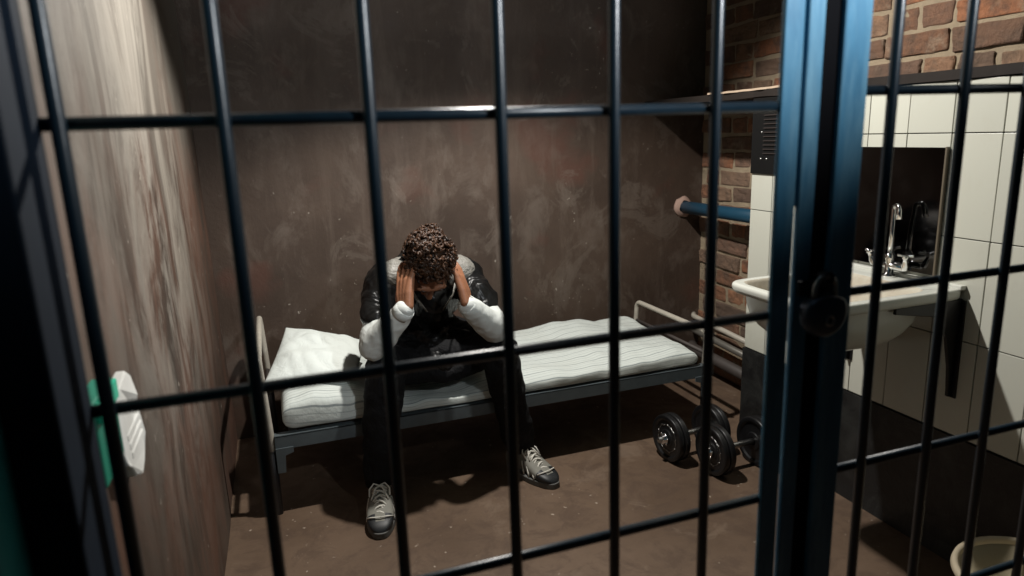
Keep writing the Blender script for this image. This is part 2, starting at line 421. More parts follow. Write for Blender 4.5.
# vent grille in the tiles
root = thing('vent_grille', 'black louvred metal vent grille set above the cream tile column', 'vent', (XT, 2.23, 1.3))
bm = bmesh.new(); box(bm, XT-.008, XT+.004, 2.05, YT, 1.155, ZL-.002); obj('vent_panel', bm, M_VENT, root, bevel=.002)
bm = bmesh.new()
for k in range(11):
    z = 1.235 + k*.0165; box(bm, XT-.013, XT-.006, 2.09, 2.295, z, z+.004, Matrix.Identity(4))
obj('louvre', bm, simple('vent_louvre', (.03, .024, .022), .6, 0, .2), root)
for y, z in ((2.31, 1.32), (2.31, 1.215), (2.275, 1.215), (2.27, 1.43)):
    bm = bmesh.new(); lathe(bm, [(0, .003), (.003, .0025), (.0045, 0)], (XT-.008, y, z), (-1, 0, 0), 10); obj('screw', bm, M_STEEL, root, True)

# blue pipe crossing the niche
root = thing('blue_pipe', 'blue painted pipe crossing the brick niche from the dark back wall', 'pipe', (2.12, 2.8, .93))
bm = bmesh.new(); tube(bm, [(2.121, YB+.02, .925), (2.115, 2.8, .93), (2.11, YT-.01, .935)], .033, 20); obj('pipe_run', bm, simple('shaded_blue_paint', (.007, .045, .082), .45), root, True)  # pipe blue darkened to stand for the shadow of the ledge
bm = bmesh.new(); lathe(bm, [(.034, 0), (.058, .0), (.055, .010), (.040, .022), (.034, .024)], (2.121, YB, .925), (0, -1, 0), 20)
for v in bm.verts: v.co += Vector((noise.noise(v.co*30), 0, noise.noise(v.co*31+Vector((3, 0, 0)))))*.008
obj('plaster_collar', bm, simple('pink_plaster', (.30, .20, .16), .9), root, True)

# floor pipes in the niche
def floor_pipe(y0z, y1z, x, r, mat, label):
    bm = bmesh.new(); tube(bm, arc_corner([(x+.03, YB-.02, y0z), (x, YB-.06, y0z), (x, YT+.02, y1z)], .02), r, 14)
    o = obj('wall_pipe', bm, mat, None, True); tag(o, label, 'pipe', None); return o
floor_pipe(.315, .275, 2.165, .014, M_BEDTUBE, 'pale thin pipe along the foot of the brick niche, topmost of three')
floor_pipe(.235, .20, 2.17, .018, simple('grey_pipe', (.16, .15, .13), .4, .3), 'dull grey pipe low in the brick niche, middle of three')
floor_pipe(.13, .11, 2.16, .030, M_DARKPIPE, 'thick dark pipe low in the brick niche, lowest of three')

# ------------------------------------------------------------------ gate
ZG = 2.45
def rods(root, xs, z1=ZG):
    for x in xs:
        bm = bmesh.new(); tube(bm, [(x, GY, .0), (x, GY, 1.2), (x, GY, z1)], .0067, 14)
        obj('bar', bm, M_NAVY, root, True)
def rails(root, x0, x1, off):
    for k in range(-5, 5):
        z = 1.105+off + k*.266
        if z < .02 or z > ZG: continue
        bm = bmesh.new(); tube(bm, [(x0, GY+.010, z), ((x0+x1)/2, GY+.010, z), (x1, GY+.010, z)], .0064, 12)
        obj('rail', bm, M_NAVY, root, True)
root = thing('steel_grille', 'left barred steel grille with six upright bars in front of the seated man', 'grille', (.2, GY, 0))
rods(root, [-.166, -.034, .100, .236, .369, .502])
rails(root, -.19, .605, 0)
bm = bmesh.new(); box(bm, -.222, -.182, .615, .715, 0, ZG); tag(obj('jamb_post', bm, simple('jamb_navy_paint', (.004, .010, .020), .8, 0, .15), root, bevel=.003), 'thick navy post beside the wall')
bm = bmesh.new(); box(bm, .597, .6265, .701, .708, 0, ZG); tag(obj('stile', bm, M_BLUE, root, bevel=.002), 'blue painted upright')
root = thing('barred_gate', 'right barred steel gate with a wide blue slotted lock post in front of the washbasin', 'gate', (1.2, GY, 0))
bm = bmesh.new(); box(bm, .6325, .6575, .701, .709, 0, ZG); box(bm, .615, .650, .709, .713, 1.245, ZG); obj('lock_stile', bm, M_BLUE, root, bevel=.002)
bm = bmesh.new(); box(bm, .6565, .6865, .704, .712, 0, ZG); tag(obj('slot_shade', bm, simple('slot_shade_black', (.003, .003, .004), .8, 0, .05), root), 'recessed strip coloured black for the shade between the blue uprights')  # black strip stands for the unlit stile side in the recess
bm = bmesh.new(); box(bm, .6835, .7270, .697, .717, 0, ZG); obj('gate_stile', bm, M_BLUE, root, bevel=.003)
rods(root, [.772, .899, 1.020, 1.145, 1.27, 1.395, 1.52, 1.645, 1.77])
rails(root, .700, 1.96, .017)
bm = bmesh.new(); box(bm, 1.945, 1.985, .66, .70, 0, ZG); obj('hinge_stile', bm, M_NAVY, root, bevel=.003)
root = None
bm = bmesh.new(); box(bm, -.222, 2.0, .65, .72, ZG, ZC); tag(obj('trim_lintel', bm, M_NAVY), kind='structure')

# padlock
PL = Vector((.656, .672, 1.112))
root = thing('padlock', 'round dark steel padlock hanging on the blue gate post', 'padlock', PL)
bm = bmesh.new(); lathe(bm, [(0, -.011), (.026, -.011), (.0325, -.007), (.0335, 0), (.0325, .007), (.024, .011), (0, .011)], PL, (0, 1, 0), 36)
for v in bm.verts:
    if v.co.z > PL.z+.012: v.co.z = PL.z+.012+(v.co.z-PL.z-.012)*.5
obj('lock_body', bm, M_LOCK, root, True)
bm = bmesh.new(); pts = [PL+Vector((-.0165, 0, .010))]
for i in range(13):
    a = PI - PI*i/12; pts.append(PL+Vector((.0165*math.cos(a), 0, .030+.0165*math.sin(a))))
pts.append(PL+Vector((.0165, 0, .010))); tube(bm, pts, .0038, 12); obj('shackle', bm, M_STEEL, root, True)
bm = bmesh.new(); lathe(bm, [(.0046, 0), (.0078, 0), (.0078, .0018), (.0046, .0018), (.0046, 0)], PL+Vector((0, -.0112, -.009)), (0, -1, 0), 20)
tag(obj('keyway_ring', bm, M_STEEL, root, True), 'pale steel keyhole ring')
bm = bmesh.new(); box(bm, PL.x-.03, PL.x+.03, PL.y+.012, PL.y+.017, PL.z+.020, PL.z+.040)
lathe(bm, [(.006, 0), (.009, 0), (.009, .012), (.006, .012), (.006, 0)], PL+Vector((0, .006, .044)), (0, -1, 0), 16)
h = obj('hasp', bm, M_BLACK, root)

# ------------------------------------------------------------------ bed
BX0, BX1, BY0, BY1, BZ = -.080, 1.752, 2.445, 3.13, .312
root = thing('metal_bed', 'low grey metal bed frame with tubular ends against the brown back wall', 'bed', (.85, 2.8, 0))
for (y, s, nm) in ((BY0, 1, 'front'), (BY1, -1, 'back')):
    bm = bmesh.new(); box(bm, BX0, BX1, y, y+.005*s, BZ-.052, BZ); box(bm, BX0, BX1, y, y+.038*s, BZ-.005, BZ)
    obj('side_rail', bm, M_BEDRAIL, root, bevel=.001)
bm = bmesh.new()
for k in range(22):
    x = BX0+.05+k*.082; box(bm, x, x+.03, BY0+.01, BY1-.01, BZ-.012, BZ-.006)
obj('slat', bm, M_BEDRAIL, root)
def end_frame(x, top, name, lean, inset):
    pts = arc_corner([(x, BY0+.012+inset, BZ-.07), (x, BY0+.012+inset, BZ), (x+lean, BY0+.012+inset, top), (x+lean, BY1-.02, top), (x, BY1-.02, BZ), (x, BY1-.02, BZ-.07)], .035)
    bm = bmesh.new(); tube(bm, pts, .0125, 14); e = obj(name, bm, M_BEDTUBE, root, True)
    for yy in (BY0+.012+inset, BY1-.02):
        bm = bmesh.new(); tube(bm, [(x, yy, .0), (x, yy, BZ-.06)], .0135, 12); obj('leg', bm, M_BLACK, root, True)  # legs coloured black to carry the shade under the bed
    bm = bmesh.new(); tube(bm, [(x+lean*.3, BY0+.02, BZ+.045), (x+lean*.3, BY1-.03, BZ+.045)], .009, 12); obj('crossbar', bm, M_DARKPIPE, root, True)
end_frame(BX0-.012, .60, 'headboard', -.012, .01)
end_frame(BX1+.014, .455, 'footboard', .01, .03)
for x, sx in ((BX0, 1), (BX1, -1)):
    bm = bmesh.new(); v = [(0, 0), (.062, 0), (.062, -.020), (.032, -.030), (.028, -.095), (0, -.095)]
    a = [bm.verts.new((x+sx*p, BY0-.001, BZ-.045+q)) for p, q in v]; b = [bm.verts.new((x+sx*p, BY0-.006, BZ-.045+q)) for p, q in v]
    bm.faces.new(a); bm.faces.new(b[::-1])
    for k in range(6): bm.faces.new((a[k], b[k], b[(k+1) % 6], a[(k+1) % 6]))
    obj('bracket', bm, M_BEDRAIL, root)

# mattress
def mattress():
    bm = bmesh.new(); uvl = bm.loops.layers.uv.new('UV'); NX, NS = 200, 96
    X0, X1, Y0, Y1, Z0 = -.045, 1.712, 2.452, 3.115, BZ+.001
    def thick(x, v):
        a = .128 if x < .22 else .128 - .060*min(1, (x-.22)/.10)
        if x > .85: a = .058 + .014*min(1, (x-.85)/.5)
        d = math.exp(-((x-.56)/.26)**2)*.012
        w = .012*math.sin(x*9+v*3)*(.4 if x > .85 else .7) + .017*noise.noise(Vector((x*7, v*4, 0)))
        w += .020*math.exp(-((x-1.32)/.12)**2)*v
        if x > .85: w += .016*v
        return max(.04, a - d + w)
    per = []; rings = []
    for i in range(NX+1):
        x = X0 + (X1-X0)*i/NX; e = min(i, NX-i)/NX*(X1-X0); k = min(1, e/.045); k = math.sqrt(1-(1-k)**2)*.999+.001
        ring = []
        for j in range(NS):
            a = 2*PI*j/NS; c, s = math.cos(a), math.sin(a)
            y_ = math.copysign(abs(c)**.28, c); z_ = math.copysign(abs(s)**(.55 if s > 0 else .3), s)
            v = (y_+1)/2
            t = thick(x, v); yy = (Y0+Y1)/2 + y_*(Y1-Y0)/2*(1 - .03*(1-k)) + .006*noise.noise(Vector((x*6, a, 2)))
            zz = Z0 + t/2 + z_*t/2*(.35+.65*k)
            if s > 0: zz += .007*noise.noise(Vector((x*13, yy*13, 1)))
            else: zz = max(zz, Z0)
            ring.append(bm.verts.new((x, yy, zz)))
        rings.append(ring)
    circ = [0]
    mid = rings[NX//2]
    for j in range(NS): circ.append(circ[-1] + (mid[(j+1) % NS].co-mid[j].co).length)
    for i in range(NX):
        for j in range(NS):
            f = bm.faces.new((rings[i][j], rings[i+1][j], rings[i+1][(j+1) % NS], rings[i][(j+1) % NS]))
            for l, (u, v) in zip(f.loops, ((i, j), (i+1, j), (i+1, j+1), (i, j+1))): l[uvl].uv = (u/NX*1.75, circ[v])
    bm.faces.new(rings[0]); bm.faces.new(rings[-1][::-1])
    o = obj('mattress', bm, M_TICK, None, True)
    return tag(o, 'thin white mattress with fine grey stripes lying on the metal bed', 'mattress')
MT = mattress()

# pillow
def pillow():
    bm = bmesh.new(); N = 56
    FL, FR, BL, BR = Vector((-.105, 2.590, .462)), Vector((.235, 2.510, .464)), Vector((.000, 3.04, .560)), Vector((.330, 2.90, .490))
    nrm = (FR-FL).cross(BL-FL).normalized()
    def pt(u, v, s):
        p = (FL*(1-u)+FR*u)*(1-v) + (BL*(1-u)+BR*u)*v
        a, b = abs(2*u-1), abs(2*v-1)
        pinch = 1 - .06*(1-b**3) if False else 1
        h = (max(0, 1-a**2.6)**.62)*(max(0, 1-b**2.6)**.62)
        c = (FL+FR+BL+BR)/4; q = c+(p-c)*(1-.05*(a**2*(1-b**2)+b**2*(1-a**2)))
        w = noise.noise(Vector((u*4, v*5, s)))*.012*h + abs(noise.noise(Vector((u*3+v*5, v*2-u*3, s+4))))*.016*h
        return q + nrm*(s*h*(.052 if s > 0 else .024)+w*s)
    top = [[bm.verts.new(pt(i/N, j/N, 1)) for j in range(N+1)] for i in range(N+1)]
    bot = [[top[i][j] if i in (0, N) or j in (0, N) else bm.verts.new(pt(i/N, j/N, -1)) for j in range(N+1)] for i in range(N+1)]
    for g, f in ((top, 1), (bot, 0)):
        for i in range(N):
            for j in range(N):
                q = [g[i][j], g[i+1][j], g[i+1][j+1], g[i][j+1]]
                try: bm.faces.new(q if f else q[::-1])
                except ValueError: pass
    for v in bm.verts: v.co.z = max(v.co.z, .458)
    return tag(obj('pillow', bm, M_LINEN, None, True), 'plain white pillow at the left head end of the bed', 'pillow')
pillow()

# ------------------------------------------------------------------ washbasin
SX0, SX1, SY0, SY1, SZ = 1.355, XT-.001, 1.395, 1.815, .862
def basin():
    root = thing('washbasin', 'white enamel washbasin fixed to the cream tiles, with its inner shade painted in brown', 'washbasin', (1.64, 1.6, SZ))
    bm = bmesh.new(); n = 64
    def rr(x0, x1, y0, y1, rad, rw, z):
        pts = []
        for k in range(n):
            a = 2*PI*k/n; c, s = math.cos(a), math.sin(a)
            # superellipse with squarer wall side
            e = rad
            x = (x0+x1)/2 + (x1-x0)/2*math.copysign(abs(c)**e, c); y = (y0+y1)/2 + (y1-y0)/2*math.copysign(abs(s)**e, s)
            if c > 0 and rw: 
                e2 = .12; x = (x0+x1)/2 + (x1-x0)/2*abs(c)**e2; y = (y0+y1)/2 + (y1-y0)/2*math.copysign(abs(s)**e2, s)
            pts.append(bm.verts.new((x, y, z)))
        return pts
    o = [rr(SX0+.13, SX1-.19, SY0+.11, SY1-.11, .75, 0, SZ-.176)]
    for t in (.12, .3, .5, .7, .88, 1.0):
        q = math.cos(t*PI/2); i_ = 1-math.sin(t*PI/2)
        o.append(rr(SX0+.022+.10*i_, SX1-.09-.10*i_, SY0+.022+.085*i_, SY1-.022-.085*i_, .40+.3*i_, 0, SZ-.034-.138*q))
    o += [rr(SX0+.012, SX1, SY0+.006, SY1-.006, .22, 1, SZ-.033),
         rr(SX0+.002, SX1, SY0+.001, SY1-.001, .22, 1, SZ-.024),
         rr(SX0, SX1, SY0, SY1, .22, 1, SZ-.008),
         rr(SX0+.006, SX1, SY0+.004, SY1-.004, .22, 1, SZ),
         rr(SX0+.026, SX1-.10, SY0+.03, SY1-.03, .25, 0, SZ)]
    for A, B in zip(o, o[1:]):
        for k in range(n): bm.faces.new((A[k], A[(k+1) % n], B[(k+1) % n], B[k]))
    bm.faces.new(o[0][::-1])
    i = [o[-1], rr(SX0+.036, SX1-.108, SY0+.038, SY1-.038, .27, 0, SZ-.010), rr(SX0+.05, SX1-.12, SY0+.05, SY1-.05, .45, 0, SZ-.07),
         rr(SX0+.09, SX1-.16, SY0+.09, SY1-.09, .6, 0, SZ-.135), rr(SX0+.16, SX1-.22, SY0+.15, SY1-.15, .8, 0, SZ-.148)]
    for A, B in zip(i, i[1:]):
        for k in range(n):
            f = bm.faces.new((A[k], A[(k+1) % n], B[(k+1) % n], B[k])); f.material_index = 1
    f = bm.faces.new(i[-1]); f.material_index = 1
    obj('basin', bm, [M_ENAMEL, M_BASIN], root, True, bevel=.004)
    # splash lip at the wall
    bm = bmesh.new(); box(bm, SX1-.022, SX1, SY0, SY1, SZ-.004, SZ+.010); obj('back_lip', bm, M_ENAMEL, root, bevel=.003)
    bm = bmesh.new(); lathe(bm, [(0, 0), (.022, 0), (.022, .003), (.014, .004), (.014, .001), (0, .001)], (1.585, 1.6, SZ-.149), (0, 0, 1), 24); obj('drain', bm, M_CHROME, root, True)
    # waste pipe
    bm = bmesh.new(); tube(bm, arc_corner([(1.585, 1.6, SZ-.15), (1.585, 1.6, .56), (1.66, 1.62, .56), (1.66, 1.64, .66), (XT-.0, 1.64, .66)], .025), .017, 16)
    obj('waste_pipe', bm, M_STEEL, root, True)
    # brackets
    for y in (SY0+.006, SY1-.018):
        bm = bmesh.new(); t = .010
        prof = [(XT, SZ-.033), (XT-.26, SZ-.033), (XT-.26, SZ-.050), (XT-.10, SZ-.075), (XT-.055, SZ-.14), (XT-.030, SZ-.24), (XT-.020, SZ-.335), (XT, SZ-.34)]
        a = [bm.verts.new((x, y, z)) for x, z in prof]; b = [bm.verts.new((x, y+t, z)) for x, z in prof]
        bm.faces.new(a); bm.faces.new(b[::-1])
        for k in range(len(prof)): q = (k+1) % len(prof); bm.faces.new((a[k], b[k], b[q], a[q]))
        box(bm, XT-.006, XT, y-.012, y+t+.012, SZ-.34, SZ-.035)
        tag(obj('bracket', bm, M_IRON, root, bevel=.002), 'black cast iron wall bracket')
basin()

# tap
TP = Vector((1.84, 1.625, SZ))
root = thing('tap', 'tall chrome swan-neck tap with two cross handles on the washbasin', 'tap', TP)
bm = bmesh.new(); lathe(bm, [(0, 0), (.024, 0), (.024, .006), (.014, .012), (.012, .05), (.015, .058), (.015, .07), (.008, .078), (0, .078)], TP, (0, 0, 1), 24); obj('tap_base', bm, M_CHROME, root, True)
bm = bmesh.new(); tube(bm, [TP+Vector((0, .055, .035)), TP+Vector((0, -.055, .035))], .011, 14); obj('tap_body', bm, M_CHROME, root, True)
bm = bmesh.new(); pts = [TP+Vector((0, 0, .07)), TP+Vector((-.002, -.002, .14)), TP+Vector((-.006, -.006, .20))]
for i in range(9):
    a = PI*i/8*1.0; pts.append(TP+Vector((-.006-.004+.004*math.cos(a), -.006-.013+.013*math.cos(a), .215+.014*math.sin(a))))
pts.append(pts[-1]+Vector((-.003, -.004, -.028)))
tube(bm, pts, [.0085, .008, .0075]+[.0075]*8+[.0085, .0095], 14); obj('spout', bm, M_CHROME, root, True)
for s in (-1, 1):
    bm = bmesh.new(); c = TP+Vector((-.006, .062*s, .045))
    lathe(bm, [(.009, -.015), (.010, 0), (.007, .012), (.006, .024), (.009, .026), (.009, .034), (0, .037)], c, (-.3, s*.25, 1), 16)
    for a in range(4):
        d = Vector((math.cos(a*PI/2+.5), math.sin(a*PI/2+.5), 0)); tube(bm, [c+Vector((0, 0, .03)), c+d*.012+Vector((0, 0, .031)), c+d*.018+Vector((0, 0, .032))], [.0035, .0035, .0045], 10)
        ell(bm, c+d*.019+Vector((0, 0, .032)), (.0055,)*3, None, 1)
    obj('cross_handle', bm, M_CHROME, root, True)

# mirror
root = thing('mirror', 'frameless dark mirror on the cream tiles behind the tap', 'mirror', (XT, 1.75, 1.07))
bm = bmesh.new(); box(bm, XT-.010, XT-.001, 1.50, 1.96, .882, 1.266); obj('mirror_glass', bm, M_MIRROR, root, bevel=.002)
bm = bmesh.new(); box(bm, XT-.012, XT-.0005, 1.494, 1.4995, .880, 1.268); obj('mirror_edge', bm, simple('worn_mirror_edge', (.10, .08, .055), .5), root)

# bucket
BK = Vector((1.64, .945, 0))
root = thing('bucket', 'cream plastic bucket with a thick rim on the floor by the black wall foot', 'bucket', BK)
bm = bmesh.new(); lathe(bm, [(0, .0), (.135, 0), (.14, .01), (.172, .255), (.168, .258), (.135, .02), (0, .02)], BK, (0, 0, 1), 64); obj('bucket_body', bm, M_BUCKET, root, True)
bm = bmesh.new(); lathe(bm, [(.168, .248), (.179, .246), (.184, .256), (.181, .267), (.173, .270), (.166, .264), (.168, .248)], BK, (0, 0, 1), 64)
obj('rim', bm, simple('dull_rim', (.42, .36, .26), .5), root, True)

# green holder and paper on the left wall
root = thing('paper_holder', 'green plastic holder on the worn left wall behind the bars', 'holder', (XL, 1.06, .95))
bm = bmesh.new(); box(bm, XL-.012, XL+.020, .965, 1.085, .905, 1.025); obj('holder_body', bm, M_GREEN, root, bevel=.004)
bm = bmesh.new(); box(bm, XL+.020, XL+.026, .97, 1.080, .995, 1.024); tag(obj('holder_lip', bm, simple('bright_green_plastic', (.02, .42, .26), .4), root, bevel=.002), 'bright green upper lip')
bm = bmesh.new(); K = 26; sect = []
outl = [(1.087, .985), (1.12, .995), (1.19, 1.000), (1.212, .985), (1.215, .95), (1.222, .92), (1.240, .905), (1.246, .87), (1.238, .845), (1.215, .832), (1.18, .825), (1.150, .835), (1.125, .86), (1.10, .875), (1.087, .90)]
la = [bm.verts.new((XL+.018+.003*math.sin(i*2.1), y, z)) for i, (y, z) in enumerate(outl)]
lb = [bm.verts.new((XL+.000, y, z)) for (y, z) in outl]
bm.faces.new(la); bm.faces.new(lb[::-1])
for k in range(len(outl)): q = (k+1) % len(outl); bm.faces.new((la[k], lb[k], lb[q], la[q]))
for k in range(3):
    z = .905 - k*.017; box(bm, XL+.014, XL+.0195, 1.12+.006*k, 1.228+.002*k-.003*(k==4)*4, z, z+.013)
tag(obj('paper_towels', bm, M_PAPER, None, False, bevel=.005), 'crumpled stack of white paper towels on the worn left wall', 'paper towels')

# ------------------------------------------------------------------ dumbbells
def dumbbell(name_loc, ang, label, half=.09):
    L = Vector(name_loc); root = thing('dumbbell', label, 'dumbbell', L, 'dumbbells on the floor by the bed foot')
    d = Vector((math.cos(ang), math.sin(ang), 0))
    bm = bmesh.new(); tube(bm, [L-d*(half+.075), L, L+d*(half+.075)], .0125, 16); obj('handle', bm, M_STEEL, root, True)
    for s in (-1, 1):
        for k, (R_, off) in enumerate(((.100, 0), (.098, .027))):
            c = L+d*s*(half+off); T = .0125
            bm = bmesh.new()
            lathe(bm, [(.016, -.011), (.034, -.011), (.038, -.006), (.076, -.005), (.082, -T), (R_-.004, -T), (R_, -T+.004), (R_, T-.004), (R_-.004, T), (.082, T), (.076, .005), (.038, .006), (.034, .011), (.016, .011), (.016, -.011)], c, d, 48)
            p = obj('weight_plate', bm, M_IRON, root, True, bevel=.001)
            bm = bmesh.new()
            a = d.orthogonal().normalized(); b = d.cross(a)
            for j in range(9):
                t0 = 2*PI*j/9; sp = .35 + .2*math.sin(j*2.7+k)
                tube(bm, [c+(a*math.cos(t0+sp*u_)+b*math.sin(t0+sp*u_))*(.057+.004*math.sin(j*5+u_*6))+d*s*.0062 for u_ in (0, .25, .5, .75, 1)], [.0012, .0030, .0018, .0030, .0012], 6)
            tube(bm, [c+(a*math.cos(t)+b*math.sin(t))*.057+d*s*.0055 for t in [2*PI*q/36 for q in range(37)]], .0012, 6)
            tag(obj('raised_lettering', bm, M_STEEL, p, True), 'pale raised marks on the plate')
        bm = bmesh.new(); lathe(bm, [(.013, 0), (.024, 0), (.024, .006), (.018, .009), (.018, .018), (.013, .020)], L+d*s*(half+.043), d*s, 20)
        for j in range(6):
            t = 2*PI*j/6; a = d.orthogonal().normalized(); b = d.cross(a); ell(bm, L+d*s*(half+.048)+(a*math.cos(t)+b*math.sin(t))*.024, (.006,)*3, None, 1)
        obj('star_collar', bm, M_CHROME, root, True)
    return root
dumbbell((1.560, 2.275, .1005), .08, 'black and chrome dumbbell lying nearer the bed, left of the pair')
dumbbell((1.655, 2.10, .1005), .03, 'black and chrome dumbbell in front and to the right of the pair')

# ------------------------------------------------------------------ the man
P0 = Vector((.55, 2.6, 0))
man = thing('person', 'seated man in black top with white sleeves holding his bowed head in both hands', 'person', P0)
PEL = Vector((.55, 2.86, .50))
hipR, hipL = Vector((.455, 2.83, .495)), Vector((.655, 2.83, .495))
kneR, kneL = Vector((.325, 2.38, .515)), Vector((.765, 2.365, .53))
ankR, ankL = Vector((.272, 2.375, .105)), Vector((.850, 2.43, .105))
toeR, toeL = Vector((.234, 2.150, .03)), Vector((.925, 2.232, .03))
waist, chest, neck = Vector((.55, 2.80, .64)), Vector((.54, 2.62, .79)), Vector((.525, 2.52, .868))
shR, shL = Vector((.370, 2.54, .826)), Vector((.680, 2.54, .818))
elR, elL = Vector((.292, 2.375, .622)), Vector((.745, 2.365, .630))
wrR, wrL = Vector((.394, 2.262, .776)), Vector((.614, 2.272, .764))
HC = Vector((.503, 2.375, .896))                      # head centre
pit = math.radians(73)
fdir = Vector((0, -math.cos(pit), -math.sin(pit))); udir = Vector((0, -math.sin(pit), math.cos(pit)))
HR = Matrix(((1, 0, 0), (0, -fdir.y, 0), (0, 0, 1))).copy()
def H3(x, f, u): return HC + Vector((1, 0, 0))*x + fdir*f + udir*u
HROT = Matrix((Vector((1, 0, 0)), fdir, udir)).transposed()

def hand(bm, W, tipdir, palm, thumbside, K=1.14):
    u = tipdir.normalized(); W = W.copy(); n0 = len(bm.verts); nn = (palm - u*palm.dot(u)).normalized(); a = (thumbside - u*thumbside.dot(u)); a = (a - nn*a.dot(nn)).normalized()
    # palm: five rays rooted at the wrist
    for k, off in enumerate((.027, .009, -.009, -.026)):
        b = W+u*.088+a*off-nn*(.001 if k in (1, 2) else -.002)
        limb(bm, [W+a*off*.55+u*.004, W+a*off*.8+u*.045-nn*.002, b], [.0155, .0145, .0115], 12, 3)
    lens = (.070, .078, .073, .056)
    for k, off in enumerate((.028, .0095, -.0095, -.028)):
        b = W+u*.088+a*off; L = lens[k]; spread = a*off*.35
        c1 = .12+.05*k; c2 = .34+.06*k; c3 = .55+.06*k
        p1 = b+(u*math.cos(c1)+nn*math.sin(c1))*L*.45+spread*.4
        p2 = p1+(u*math.cos(c2)+nn*math.sin(c2))*L*.32+spread*.3
        p3 = p2+(u*math.cos(c3)+nn*math.sin(c3))*L*.22
        limb(bm, [b, p1, p2, p3], [.0098, .0090, .0083, .0072], 12, 2)
    t0 = W+u*.025+a*.022; t1 = t0+(a*.75+u*.55+nn*.35).normalized()*.035; t2 = t1+(u*.85+a*.35+nn*.35).normalized()*.032; t3 = t2+(u*.95+a*.1+nn*.3).normalized()*.022
    limb(bm, [W+u*.012+a*.010, t0, t1, t2, t3], [.015, .0155, .0115, .0105, .0085], 12, 3)
    bm.verts.ensure_lookup_table()
    for v in bm.verts[n0:]: v.co = W+(v.co-W)*K

def body():
    bm = bmesh.new()
    # legs and feet (inside trousers and shoes)
    for h, k, a, t in ((hipR, kneR, ankR, toeR), (hipL, kneL, ankL, toeL)):
        limb(bm, [h, k, a], [.080, .052, .036]); limb(bm, [a, Vector((a.x*.7+t.x*.3, a.y*.7+t.y*.3, .052)), a.lerp(t, .7)+Vector((0, 0, -.012))], [.030, .022, .016])
    # trunk
    ell(bm, PEL, (.15, .11, .10)); limb(bm, [PEL, waist, chest, neck], [.115, .115, .13, .07])
    limb(bm, [shR, chest, shL], [.055, .10, .055])
    for s, e, w in ((shR, elR, wrR), (shL, elL, wrL)):
        mid = e.lerp(w, .35); limb(bm, [s, e, mid, w], [.052, .038, .040, .026])
    # neck and head
    limb(bm, [neck, H3(0, -.035, -.075)], [.062, .056])
    ell(bm, H3(0, -.018, .035), (.076, .096, .084), HROT, 4)
    ell(bm, H3(0, .020, -.010), (.068, .070, .080), HROT, 4)
    ell(bm, H3(0, .030, -.070), (.052, .052, .044), HROT, 3)
    ell(bm, H3(0, .066, -.098), (.022, .018, .018), HROT, 3)      # chin
    ell(bm, H3(0, .080, .026), (.056, .016, .014), HROT, 3)       # brow
    limb(bm, [H3(0, .086, .012), H3(0, .100, -.022), H3(0, .108, -.036)], [.008, .011, .013], 12, 3)   # nose
    for s in (-1, 1):
        ell(bm, H3(s*.010, .098, -.037), (.008, .010, .007), HROT, 2)
        ell(bm, H3(s*.045, .062, -.022), (.024, .022, .018), HROT, 3)   # cheekbone
        ell(bm, H3(s*.030, .080, .006), (.014, .009, .008), HROT, 3)    # closed lid
        ell(bm, H3(s*.078, -.004, -.008), (.009, .019, .031), HROT, 3)  # ear
    ell(bm, H3(0, .090, -.058), (.026, .010, .006), HROT, 3); ell(bm, H3(0, .087, -.069), (.022, .011, .007), HROT, 3)
    # hands against the temples
    for W, hx, sg in ((wrR, HC.x-.088, 1), (wrL, HC.x+.088, -1)):
        tip = Vector((.418 if sg > 0 else .598, 2.345, .945 if sg > 0 else .925))-W
        hand(bm, W, tip, Vector((sg, .62, .0)), Vector((-sg*.45, 1, .15)))
    o = obj('body', bm, M_SKIN, man, True); remesh(o, .0034, 2)
    return o
body()

def tshirt_torso(bm, f=1.02):
    ell(bm, PEL+Vector((0, .0, .03)), (.175*f, .135*f, .11*f)); limb(bm, [PEL+Vector((0, -.01, .02)), waist, chest], [.135*f, .14*f, .148*f], 28)
    ell(bm, chest+Vector((-.01, -.02, 0)), (.175*f, .12*f, .12*f), None, 3)
    limb(bm, [shR+Vector((.01, 0, -.012)), neck+Vector((0, .045, -.02)), shL+Vector((-.01, 0, -.012))], [.066*f, .084*f, .066*f], 24)
# white sweater
bm = bmesh.new()
for s, e, w in ((shR, elR, wrR), (shL, elL, wrL)):
    wc = e.lerp(w, .96)
    limb(bm, [s, s.lerp(e, .5), e+Vector((0, .0, .004)), e.lerp(w, .35), e.lerp(w, .75), wc], [.052, .051, .058, .053, .043, .036], 24)
limb(bm, [PEL, waist, chest], [.115, .12, .12])
limb(bm, [shR, chest, shL], [.05, .09, .05])
o = obj('sweater', bm, M_SWEATER, man, True); remesh(o, .006, 4, .014, .07); tag(o, 'white long sleeves showing below the black top')
# cuffs
for e, w in ((elR, wrR), (elL, wrL)):
    bm = bmesh.new(); d = (w-e).normalized(); c = e.lerp(w, .93); lathe(bm, [(.033, -.018), (.0372, -.016), (.0366, .0), (.0352, .016), (.032, .017), (.030, .010), (.033, -.018)], c, d, 24)
    obj('cuff', bm, M_SWEATER, man, True)
